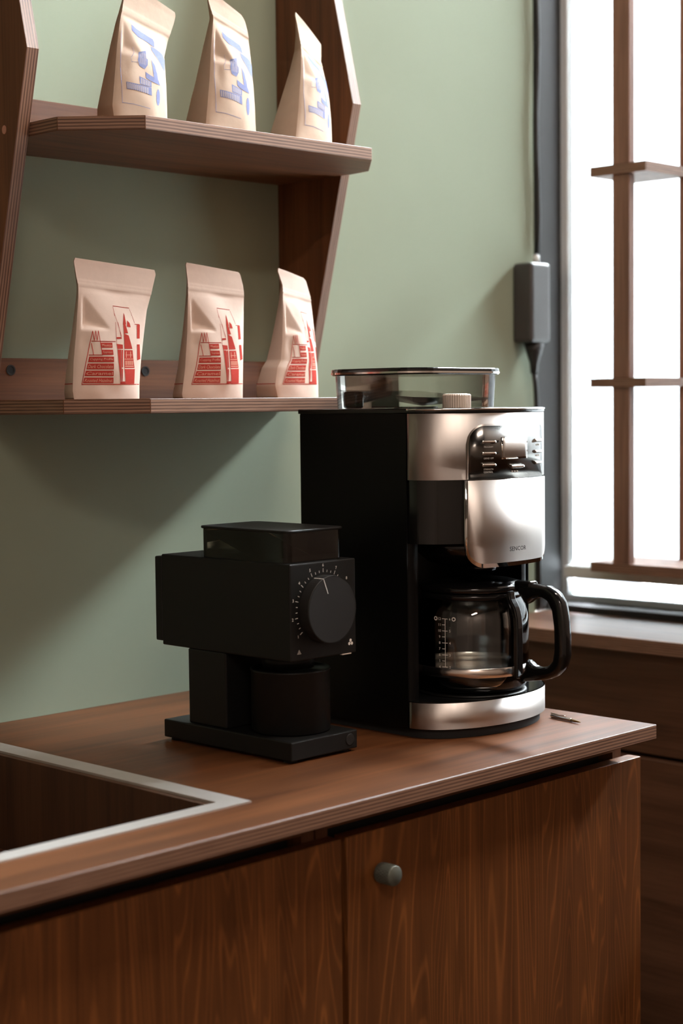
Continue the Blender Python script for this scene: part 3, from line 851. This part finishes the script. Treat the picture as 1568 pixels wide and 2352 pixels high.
def flat_text(q, body, cx, cz, h, y, mi=0, wscale=1.0, align=0.5):
    vs, fs, asp = text_fit(body); wd = h * asp * wscale
    q.add([(cx + (a - align) * wd, y, cz + (b_ - 0.5) * h) for a, b_ in vs], fs, mi)


for num in range(8):
    for sub in range(3):
        if num == 7 and sub: break
        a = math.radians(90 + 25.0 * 5 - 25.0 * (num + sub / 3))
        r0, r1 = DR + 0.0030, DR + (0.0075 if sub == 0 else 0.0056)
        c, s_ = math.cos(a), math.sin(a); hw = 0.0003
        q = MB(); q.add([(DCX + c * r - s_ * w_ * hw, yf, DCZ + s_ * r + c * w_ * hw) for r, w_ in ((r0, -1), (r1, -1), (r1, 1), (r0, 1))], [(0, 1, 2, 3)])
        q.build('tick', 'white', g)
        if sub == 0:
            q = MB(); flat_text(q, str(num + 1), DCX + c * (DR + .0112), DCZ + s_ * (DR + .0112), 0.0034, yf); q.build('numeral', 'white', g)
q = MB()                                                               # fine-grind mark: pyramid of dots
for row in range(4):
    for k in range(row + 1):
        x_, z_ = BX0 + 0.0130 + (k - row / 2) * 0.0016, 0.1272 - row * 0.0013
        q.add([(x_ + .0006 * math.cos(a), yf, z_ + .0006 * math.sin(a)) for a in (0.5, 2.1, 3.6, 5.2)], [(0, 1, 2, 3)])
q.build('fine_mark', 'white', g)
q = MB()                                                               # coarse-grind mark: three beans
for x_, z_ in ((0.0, 0.0030), (-0.0021, -0.0006), (0.0021, -0.0006)):
    q.add([(BX1 - 0.0098 + x_ + .0019 * math.cos(2 * PI * k / 14), yf, 0.1268 + z_ + .0019 * math.sin(2 * PI * k / 14)) for k in range(14)], [tuple(range(14))])
q.build('coarse_mark', 'white', g)
boxo('badge', (BX1 - .024, BX1 - .009, BYF - .0006, BYF + .004, BZ0 - .0006, BZ0 + .0004), 'cream', g)
q = MB(); disc_y(q, GX1 - .0125, 0.0150, [(0.0068, -0.4661), (0.0068, -0.4666), (0.0062, -0.4668)], 32); q.build('power_button', 'matte2', g)

# ------------------------------------------------------------------ coffee maker
MX0, MX1, MC = 1.508, 1.742, 1.625
EA, EB, EY, MB_ = 0.117, 0.069, -0.463, -0.278


def ell(t, off=0.0):
    return MC + (EA + off) * math.sin(t), EY - (EB + off) * math.cos(t)


def plan(inset=0.0, n=96, back=MB_):
    pts = [(MX0 + inset, back + (-inset if inset > 0 else 0)), ]
    pts = [(MX1 - inset, back - inset), (MX0 + inset, back - inset)]
    pts += [ell(-PI / 2 + PI * k / n, -inset) for k in range(n + 1)]
    return pts


def patch(q, t0, t1, zlo, zhi, o0, o1, n=30, mi=0, mside=None):
    """slab wrapped on the curved front between two angles; zlo/zhi functions of angle"""
    mside = mi if mside is None else mside
    rows = []
    for k in range(n + 1):
        t = t0 + (t1 - t0) * k / n; a, b_ = zlo(t), zhi(t)
        xo, yo = ell(t, o1); xi, yi = ell(t, o0)
        rows.append([(xo, yo, a), (xo, yo, b_), (xi, yi, b_), (xi, yi, a)])
    vs = [p for r in rows for p in r]
    for k in range(n):
        i = 4 * k; j = i + 4
        q.add([vs[i], vs[j], vs[j + 1], vs[i + 1]], [(0, 1, 2, 3)], mi, True)
        q.add([vs[i + 1], vs[j + 1], vs[j + 2], vs[i + 2]], [(0, 1, 2, 3)], mside)
        q.add([vs[i + 2], vs[j + 2], vs[j + 3], vs[i + 3]], [(0, 1, 2, 3)], mside)
        q.add([vs[i + 3], vs[j + 3], vs[j], vs[i]], [(0, 1, 2, 3)], mside)
    q.add(rows[0], [(0, 1, 2, 3)], mside); q.add(rows[-1], [(0, 1, 2, 3)], mside)


K = lambda z: (lambda t: z)


def round_top(t0, t1, z, rl, rr):
    """height with rounded corners; radius in metres along the front"""
    def f(t):
        x = EA * math.sin(t); xl = EA * math.sin(t0); xr = EA * math.sin(t1)
        a, b_ = x - xl, xr - x; d = 0
        if a < rl: d = max(d, rl - math.sqrt(max(0, rl * rl - (rl - a) ** 2)))
        if b_ < rr: d = max(d, rr - math.sqrt(max(0, rr * rr - (rr - b_) ** 2)))
        return z - d if z > 0 else -z + d
    return f


cm = thing('coffee_maker', (MC, -0.40, 0.0), 'black and steel drip coffee maker with grinder and bean container', 'coffee maker')
q = MB(); q.prism(plan(0.006), 0.0, 0.0125, smooth=False); q.build('foot_ring', 'rubber', cm)
q = MB(); q.prism(plan(0.0015), 0.0110, 0.0445); q.build('base', 'gloss', cm)
q = MB(); patch(q, -PI / 2, PI / 2, K(0.0120), K(0.0437), -0.001, 0.0008, 48); q.build('base_band', 'steel', cm)
q = MB(); q.lathe([(0.0, 0.0446), (0.069, 0.0446), (0.069, 0.0462), (0.066, 0.0470), (0.0, 0.0470)], MC, -0.462, 56); q.build('warming_plate', 'matte', cm)
# rear tower and cheeks
boxo('rear_tower', (MX0, MX1, -0.372, MB_, 0.0445, 0.3115), 'side', cm, 0.003, 2)
for s_ in (-1, 1):
    xa = MX0 if s_ < 0 else MX1; xb = xa - s_ * 0.0165
    r = 0.012; pts = [(xa, -0.371), (xb, -0.371), (xb, EY)]
    arc = [(xa - s_ * (r - r * math.cos(a)), EY + r - r * math.sin(a)) for a in [PI / 2 - PI / 2 * k / 8 for k in range(9)]]
    arc = [(xa - s_ * r + s_ * r * math.sin(PI / 2 * k / 8), EY + r - r * math.cos(PI / 2 * k / 8)) for k in range(9)]
    q = MB(); q.prism(pts + arc, 0.0445, 0.3115, smooth=False); q.build('cheek', 'side', cm)
# side skins down to the foot
for xa in (MX0 - 0.0006, MX1 - 0.0006):
    boxo('side_skin', (xa, xa + 0.0012, EY + 0.002, MB_ - 0.002, 0.010, 0.3900), 'side', cm)
# brew basket housing
q = MB(); q.prism(plan(0.0022, back=-0.372), 0.2350, 0.3115); q.build('basket_housing', 'gloss', cm)
q = MB(); q.lathe([(0.066, 0.2350), (0.060, 0.2180), (0.046, 0.2060), (0.030, 0.2020), (0.0, 0.2020)], MC, -0.452, 48); q.build('filter_funnel', 'gloss', cm)
q = MB(); q.lathe([(0.020, 0.2020), (0.019, 0.1965), (0.012, 0.1940), (0.0, 0.1940)], MC, -0.478, 32); q.build('drip_stop', 'gloss', cm)
# head
q = MB(); q.prism(plan(0.0010), 0.3116, 0.3912); q.build('head', 'side', cm)
q = MB(); patch(q, -PI / 2, PI / 2, K(0.3116), K(0.3908), -0.0009, 0.0006, 64); q.build('front_fascia', 'steel', cm)
q = MB(); q.prism(plan(-0.0012), 0.3912, 0.3972); q.build('top_cover', 'gloss', cm, bevel=0.0012, seg=2)
q = MB(); patch(q, -PI / 2, PI / 2, K(0.3945), K(0.3966), 0.0008, 0.0022, 64); q.build('top_trim', 'chrome', cm)
# control panel
tp = math.radians(37)
q = MB(); patch(q, -tp - .03, tp + .03, K(0.3118), round_top(-tp - .03, tp + .03, 0.3775, 0.024, 0.012), 0.0005, 0.0010, 60); q.build('panel_surround', 'steel', cm)
q = MB(); patch(q, -tp, tp, K(0.3118), round_top(-tp, tp, 0.3755, 0.021, 0.010), 0.0008, 0.0016, 60)
cp = q.build('control_panel', 'dkchrome', cm)


def pt_t(px):
    """angle on the curved front seen at photo column px"""
    best = min(range(-900, 901), key=lambda k: abs(proj(Vector((*ell(math.radians(k / 10)), 0.34)))[0] - px) + (1e3 if k > 620 else 0))
    return math.radians(best / 10)


def pz(px, py, off=0.002):
    t = pt_t(px); x, y = ell(t, off); lo, hi = 0.0, 0.5
    for _ in range(30):
        mid = (lo + hi) / 2
        if proj(Vector((x, y, mid)))[1] > py: lo = mid
        else: hi = mid
    return t, (lo + hi) / 2


pp = lambda x, y: pz(1060 + x / 7.467, 960 + y / 7.467)
t0, z1 = pp(690, 345); t1, z0 = pp(1080, 655)
z1 = max(z1, pp(1060, 330)[1] - .002)
q = MB(); patch(q, t0 - .02, t1 + .02, K(z0 - .0022), K(z1 + .0012), 0.0015, 0.0022, 12); q.build('display_frame', 'chrome', cp)
q = MB(); patch(q, t0, t1, K(z0), K(z1), 0.0020, 0.0026, 12); q.build('display', 'lcd', cp)


def button(x0, y0, x1, y1):
    ta, za = pp(x0, y0); tb, zb = pp(x1, y1); zc = (za + zb) / 2
    hh = 0.0021
    pts = []
    q = MB()
    n = 10
    path = []
    for k in range(n + 1):
        t = ta + (tb - ta) * k / n; x, y = ell(t, 0.0022); path.append((x, y, zc))
    q.tube(path, hh, 12); q.build('button', 'chrome', cp)
    return (ta + tb) / 2, zc


for y in (410, 608, 808): button(330, y, 560, y)
for y in (380, 570, 760): button(1215, y, 1330, y)
button(815, 830, 1030, 830)
for x, y in ((606, 400), (610, 598)):
    t_, z_ = pp(x, y); x_, y_ = ell(t_, 0.0017); q = MB()
    q.add([(x_ + .0014 * math.cos(a) * math.cos(t_), y_ + .0014 * math.cos(a) * math.sin(t_) - .0002, z_ + .0014 * math.sin(a)) for a in [2 * PI * k / 14 for k in range(14)]], [tuple(range(14))])
    q.build('indicator', 'rubber', cp)


def curved_text(q, body, tc, zc, h, off, wscale=1.0):
    vs, fs, asp = text_fit(body); wd = h * asp * wscale
    # arc-length along the ellipse is close to chord here
    out = []
    for a, b_ in vs:
        s_ = (a - 0.5) * wd; t = tc
        ds = math.hypot(EA * math.cos(t), EB * math.sin(t)); t2 = tc + s_ / ds
        x, y = ell(t2, off); out.append((x, y, zc + (b_ - 0.5) * h))
    q.add(out, fs)


for body, x, y in (('PROGRAM', 448, 495), ('GRIND OFF', 450, 692), ('STRENGTH', 445, 880), ('CONTROL', 443, 930)):
    t_, z_ = pp(x, y); q = MB(); curved_text(q, body, t_, z_, 0.0021, 0.0019, 0.95)
    q.build('lettering', 'white', cp)
for x, y in ((1278, 455), (1272, 640), (885, 915)):
    t_, z_ = pp(x, y); q = MB()
    for k in range(3):
        patch(q, t_ - .05 + .04 * k, t_ - .025 + .04 * k, K(z_ - .0010), K(z_ + .0010), 0.0014, 0.0019, 2)
    q.build('button_mark', 'white', cp)
# front door with the maker's name
tq = math.radians(38.5)
q = MB(); patch(q, -tq - .035, tq + .05, round_top(-tq - .035, tq + .05, -0.2050, 0.026, 0.020), K(0.3108), -0.0015, 0.0030, 70); fd = q.build('front_door', 'chrome', cm)
q = MB(); patch(q, -tq, tq, round_top(-tq, tq, -0.2100, 0.022, 0.016), K(0.3104), 0.0020, 0.0042, 70); q.build('door_plate', 'steel', fd)
t_, z_ = pz(1181, 1259, 0.005)
q = MB(); curved_text(q, 'SENCOR', t_, z_, 0.0052, 0.0054, 1.05); q.build('lettering', 'grey', fd)['label'] = 'dark maker name lettering'
# bean container on top
BCX, BCY, BHX, BHY = 1.622, -0.375, 0.088, 0.077
bc = MB()
lo_, hi_ = 0.3975, 0.4385
for off in (0.0, 0.0022):
    r0 = rrect(BCX, BCY, BHX - off, BHY - off, 0.040 - off, 8); r1 = rrect(BCX, BCY, BHX + .002 - off, BHY + .002 - off, 0.041 - off, 8); n = len(r0)
    bc.add([(*p, lo_) for p in r0] + [(*p, hi_) for p in r1], [(i, (i + 1) % n, n + (i + 1) % n, n + i) for i in range(n)], 0, True)
bco = bc.build('bean_container', 'clear', cm, weld=False)
q = MB(); q.prism(rrect(BCX, BCY, BHX + .006, BHY + .006, 0.043, 8), 0.4386, 0.4470, smooth=False)
lid = q.build('container_lid', 'gloss', bco, bevel=0.002, seg=3)
q = MB(); rr0 = rrect(BCX, BCY, BHX + .0068, BHY + .0068, 0.0438, 8); n = len(rr0)
q.prism(rr0, 0.4402, 0.4425, smooth=True, caps=False); q.build('lid_trim', 'chrome', lid)
q = MB()                                                               # sloping inner floor
q.add([(BCX - .080, BCY - .066, 0.4110), (BCX + .080, BCY - .066, 0.4080), (BCX + .080, BCY + .066, 0.4200), (BCX - .080, BCY + .066, 0.4210), (BCX, BCY - .010, 0.4000)],
      [(0, 1, 4), (1, 2, 4), (2, 3, 4), (3, 0, 4)])
q.build('inner_funnel', 'amber', bco)
boxo('latch_block', (BCX - .083, BCX - .066, BCY + .028, BCY + .050, 0.3976, 0.4190), 'gloss', bco, 0.003, 2)
q = MB(); q.lathe([(0.028, 0.3973), (0.028, 0.3990), (0.0, 0.3990)], BCX, BCY, 40); q.build('container_floor', 'gloss', bco)
# ribbed knob
q = MB(); n = 72; kx, ky = 1.5800, -0.4790
ring = lambda r, amp, z: [(kx + (r + (amp if k % 2 else 0)) * math.cos(2 * PI * k / n), ky + (r + (amp if k % 2 else 0)) * math.sin(2 * PI * k / n), z) for k in range(n)]
rs = [ring(.0166, .0008, .3973), ring(.0166, .0008, .4125), ring(.0155, .0004, .4140), ring(.0120, 0, .4146)]
vs = [p for r in rs for p in r]
q.add(vs, [(i * n + k, i * n + (k + 1) % n, (i + 1) * n + (k + 1) % n, (i + 1) * n + k) for i in range(3) for k in range(n)])
q.add(rs[3], [tuple(range(n))]); q.build('strength_knob', 'cream', cm)

# ------------------------------------------------------------------ glass carafe
CCX, CCY = MC, -0.462
ca = thing('glass_carafe', (CCX, CCY, 0.0472), 'glass carafe with black handle standing on the warming plate', 'carafe')
outp = [(0.0, 0.0474), (0.060, 0.0474), (0.0665, 0.0500), (0.0700, 0.0570), (0.0712, 0.0680), (0.0715, 0.0850), (0.0715, 0.1280), (0.0706, 0.1400), (0.0675, 0.1520), (0.0625, 0.1600), (0.0592, 0.1650), (0.0585, 0.1700)]
inp = [(0.0563, 0.1700), (0.0570, 0.1645), (0.0603, 0.1590), (0.0652, 0.1510), (0.0684, 0.1395), (0.0692, 0.1280), (0.0692, 0.0850), (0.0688, 0.0690), (0.0674, 0.0590), (0.0640, 0.0530), (0.058, 0.0508), (0.0, 0.0508)]
q = MB(); q.lathe(outp + inp, CCX, CCY, 72); q.build('jug', 'glass', ca)
q = MB(); q.lathe([(0.0722, 0.0690), (0.0728, 0.0695), (0.0728, 0.0805), (0.0722, 0.0810), (0.0718, 0.0805), (0.0718, 0.0695), (0.0722, 0.0690)], CCX, CCY, 72); q.build('band', 'band', ca)
q = MB(); q.lathe([(0.0, 0.1702), (0.0600, 0.1702), (0.0640, 0.1715), (0.0650, 0.1760), (0.0625, 0.1800), (0.0500, 0.1835), (0.0300, 0.1850), (0.0, 0.1855)], CCX, CCY, 56); lidc = q.build('lid', 'gloss', ca)
q = MB(); q.lathe([(0.0598, 0.1620), (0.0625, 0.1625), (0.0625, 0.1701), (0.0598, 0.1701), (0.0598, 0.1620)], CCX, CCY, 56); q.build('collar', 'gloss', ca)
H = lambda x, y: on(x, y, x=CCX)
outer_px = [(1192, 1345), (1210, 1336), (1236, 1342), (1262, 1346), (1284, 1360), (1297, 1384), (1303, 1420), (1306, 1460), (1306, 1510), (1299, 1536), (1284, 1552), (1262, 1561), (1205, 1566), (1199, 1556)]
inner_px = [(1213, 1540), (1216, 1515), (1228, 1528), (1243, 1533), (1263, 1530), (1275, 1518), (1279, 1490), (1278, 1440), (1273, 1402), (1262, 1380), (1246, 1370), (1228, 1376), (1214, 1388), (1206, 1372)]
op = [H(*p) for p in outer_px]; ip = [H(*p) for p in inner_px]
# one closed band: outer outline, back along the inside, plus the strap against the glass
q = MB(); hw = 0.0085
def handle_face(loop): return [(p.y, p.z) for p in loop]
out2 = handle_face(op); in2 = handle_face(ip[::-1])
# resample both loops to equal counts and bridge as an open C, then close through the strap
def resample(pts, n):
    ls = [0]
    for a, b_ in zip(pts, pts[1:]): ls.append(ls[-1] + math.hypot(b_[0] - a[0], b_[1] - a[1]))
    res = []
    for k in range(n):
        d = ls[-1] * k / (n - 1); i = max(j for j in range(len(ls)) if ls[j] <= d + 1e-12); i = min(i, len(pts) - 2)
        f = (d - ls[i]) / max(1e-9, ls[i + 1] - ls[i]); res.append((pts[i][0] + (pts[i + 1][0] - pts[i][0]) * f, pts[i][1] + (pts[i + 1][1] - pts[i][1]) * f))
    return res
NN = 40
ro = resample(out2, NN); ri = resample(in2, NN)
prof_ = []
for (yo, zo), (yi, zi) in zip(ro, ri):
    my, mz = (yo + yi) / 2, (zo + zi) / 2; hy, hz = (yo - yi) / 2, (zo - zi) / 2
    ringp = []
    for k in range(16):
        a = 2 * PI * k / 16; ca_, sa_ = math.cos(a), math.sin(a)
        e = lambda w_: math.copysign(abs(w_) ** 0.55, w_)
        ringp.append((CCX + hw * e(sa_), my + hy * e(ca_), mz + hz * e(ca_)))
    prof_.append(ringp)
vs = [p for r in prof_ for p in r]
q.add(vs, [(i * 16 + k, i * 16 + (k + 1) % 16, (i + 1) * 16 + (k + 1) % 16, (i + 1) * 16 + k) for i in range(NN - 1) for k in range(16)], 0, True)
q.add(prof_[0], [tuple(range(16))]); q.add(prof_[-1], [tuple(range(16))])
hd = q.build('handle', 'gloss', ca)
q = MB(); zt, zb = H(1206, 1362).z, H(1205, 1560).z
for k in range(20):
    pass
sec = []
for k in range(25):
    z = zb + (zt - zb) * k / 24
    rr = [r for r in outp]; rad = 0.0715
    for (r0, z0_), (r1, z1_) in zip(outp, outp[1:]):
        if z0_ <= z <= z1_ and z1_ > z0_: rad = r0 + (r1 - r0) * (z - z0_) / (z1_ - z0_)
    if z > 0.165: rad = 0.0595
    yo = CCY - rad - 0.0006; sec.append([(CCX - .0068, yo + .0006, z), (CCX + .0068, yo + .0006, z), (CCX + .0055, yo - .0060, z), (CCX - .0055, yo - .0060, z)])
vs = [p for r in sec for p in r]
q.add(vs, [(i * 4 + k, i * 4 + (k + 1) % 4, (i + 1) * 4 + (k + 1) % 4, (i + 1) * 4 + k) for i in range(24) for k in range(4)])
q.add(sec[0], [(0, 1, 2, 3)]); q.add(sec[-1], [(0, 1, 2, 3)])
q.build('strap', 'gloss', hd, bevel=0.0015, seg=2)
q = MB(); zz = H(1212, 1345)
q.box(CCX - .008, CCX + .008, zz.y - .010, zz.y + .016, zz.z - .006, zz.z + .006); q.build('thumb_lever', 'gloss', lidc, bevel=0.003, seg=2)
# printed cup scale wrapped on the glass
def cz(px, py):
    """angle and height on the jug wall seen at a pixel (near side)"""
    d = ray(px, py); a_ = C0.x - CCX; b_ = C0.y - CCY; R_ = 0.0719
    A2 = d.x ** 2 + d.y ** 2; B2 = 2 * (a_ * d.x + b_ * d.y); C2 = a_ * a_ + b_ * b_ - R_ * R_
    tt = (-B2 - math.sqrt(max(0, B2 * B2 - 4 * A2 * C2))) / (2 * A2); P_ = C0 + d * tt
    return math.atan2(P_.y - CCY, P_.x - CCX), P_.z
S_ = lambda x, y: cz(960 + x / 14.7, 1390 + y / 14.7)
RJ = 0.0719
def jq(q, a0, a1, z0, z1, n=4):
    vs = []
    for k in range(n + 1):
        a = a0 + (a1 - a0) * k / n
        for z in (z0, z1): vs.append((CCX + RJ * math.cos(a), CCY + RJ * math.sin(a), z))
    q.add(vs, [(2 * k, 2 * k + 2, 2 * k + 3, 2 * k + 1) for k in range(n)])
def jt(q, body, a, z, h):
    vs, fs, asp = text_fit(body); wd = h * asp
    q.add([(CCX + RJ * math.cos(a + (u_ - .5) * wd / RJ), CCY + RJ * math.sin(a + (u_ - .5) * wd / RJ), z + (v_ - .5) * h) for u_, v_ in vs], fs)
ac, ztop = S_(908, 465); _, zbot = S_(930, 2090)
q = MB(); hwid = 0.00038 / RJ
jq(q, ac - hwid, ac + hwid, zbot, ztop)
for k in range(9):
    z = ztop + (zbot - ztop) * k / 8; cups = 12 - k
    jq(q, ac - 0.0043 / RJ, ac, z - .00035, z + .00035); jt(q, str(cups), ac - 0.0078 / RJ, z, 0.0031)
    if k % 2 == 0:
        jq(q, ac, ac + 0.0033 / RJ, z - .00035, z + .00035); jt(q, str(6 - k // 2), ac + 0.0062 / RJ, z, 0.0031)
for da in (-0.0135, 0.0112):
    n = 20; c_ = ac + da / RJ
    vs = [(CCX + RJ * math.cos(c_ + r * math.cos(2 * PI * k / n) / RJ), CCY + RJ * math.sin(c_ + r * math.cos(2 * PI * k / n) / RJ), ztop + r * math.sin(2 * PI * k / n)) for r in (0.0026, 0.0014) for k in range(n)]
    q.add(vs, [(k, (k + 1) % n, n + (k + 1) % n, n + k) for k in range(n)])
q.build('cup_scale', 'white', ca, weld=False)['label'] = 'white printed cup scale'

# ------------------------------------------------------------------ pen, adapter and cable
pn = thing('pen', (1.718, -0.535, 0.0), 'slim clear pen lying on the worktop beside the coffee maker', 'pen')
pa_, pb_ = Vector((1.7245, -0.5105, 0.0023)), Vector((1.7140, -0.5590, 0.0023)); dd = (pb_ - pa_).normalized()
q = MB(); q.tube([pa_, pa_ + dd * .001, pb_ - dd * .012, pb_ - dd * .011], [0.0015, 0.0021, 0.0021, 0.0020], 14); q.build('barrel', 'chrome', pn)
q = MB(); q.tube([pb_ - dd * .011, pb_ - dd * .004, pb_ + dd * .005, pb_ + dd * .007], [0.0020, 0.0017, 0.0008, 0.0003], 14); q.build('tip', 'brass', pn)
q = MB(); q.tube([pa_ + Vector((0, 0, .0032)), pa_ + dd * .028 + Vector((0, 0, .0032))], 0.0008, 8); q.build('clip', 'chrome', pn)

ad = thing('power_adapter', (2.315, 0.0, 0.50), 'dark grey box-shaped power adapter on the wall beside the window frame', 'adapter')
boxo('case', (2.291, 2.345, -0.042, -0.0005, 0.505, 0.640), 'adapter', ad, 0.006, 3)
q = MB(); q.lathe([(0.018, 0.505), (0.014, 0.490), (0.008, 0.470), (0.006, 0.452), (0.0, 0.452)][::-1], 2.323, -0.022, 20); q.build('strain_relief', 'cable', ad)
q = MB(); q.lathe([(0.006, 0.640), (0.006, 0.655), (0.0, 0.657)], 2.335, -0.018, 16); q.build('screw_cap', 'sash', ad)
q = MB(); q.tube([(2.323, -0.022, 0.455), (2.330, -0.020, 0.43), (2.341, -0.014, 0.39), (2.347, -0.010, 0.33), (2.350, -0.010, 0.2), (2.350, -0.010, 0.045)], 0.0045, 10)
o = q.build('cable', 'cable', origin=(2.35, -0.01, 0.04)); o['label'] = 'black cable hanging from the adapter down the window frame'; o['category'] = 'cable'
q = MB(); q.tube([(2.352 + 0.003 * math.sin(k * 1.3), -0.008, 0.66 + k * 0.06) for k in range(21)], 0.0045, 10)
o = q.build('cable', 'cable', origin=(2.352, -0.008, 0.70)); o['label'] = 'black cable clipped up the window frame above the adapter'; o['category'] = 'cable'
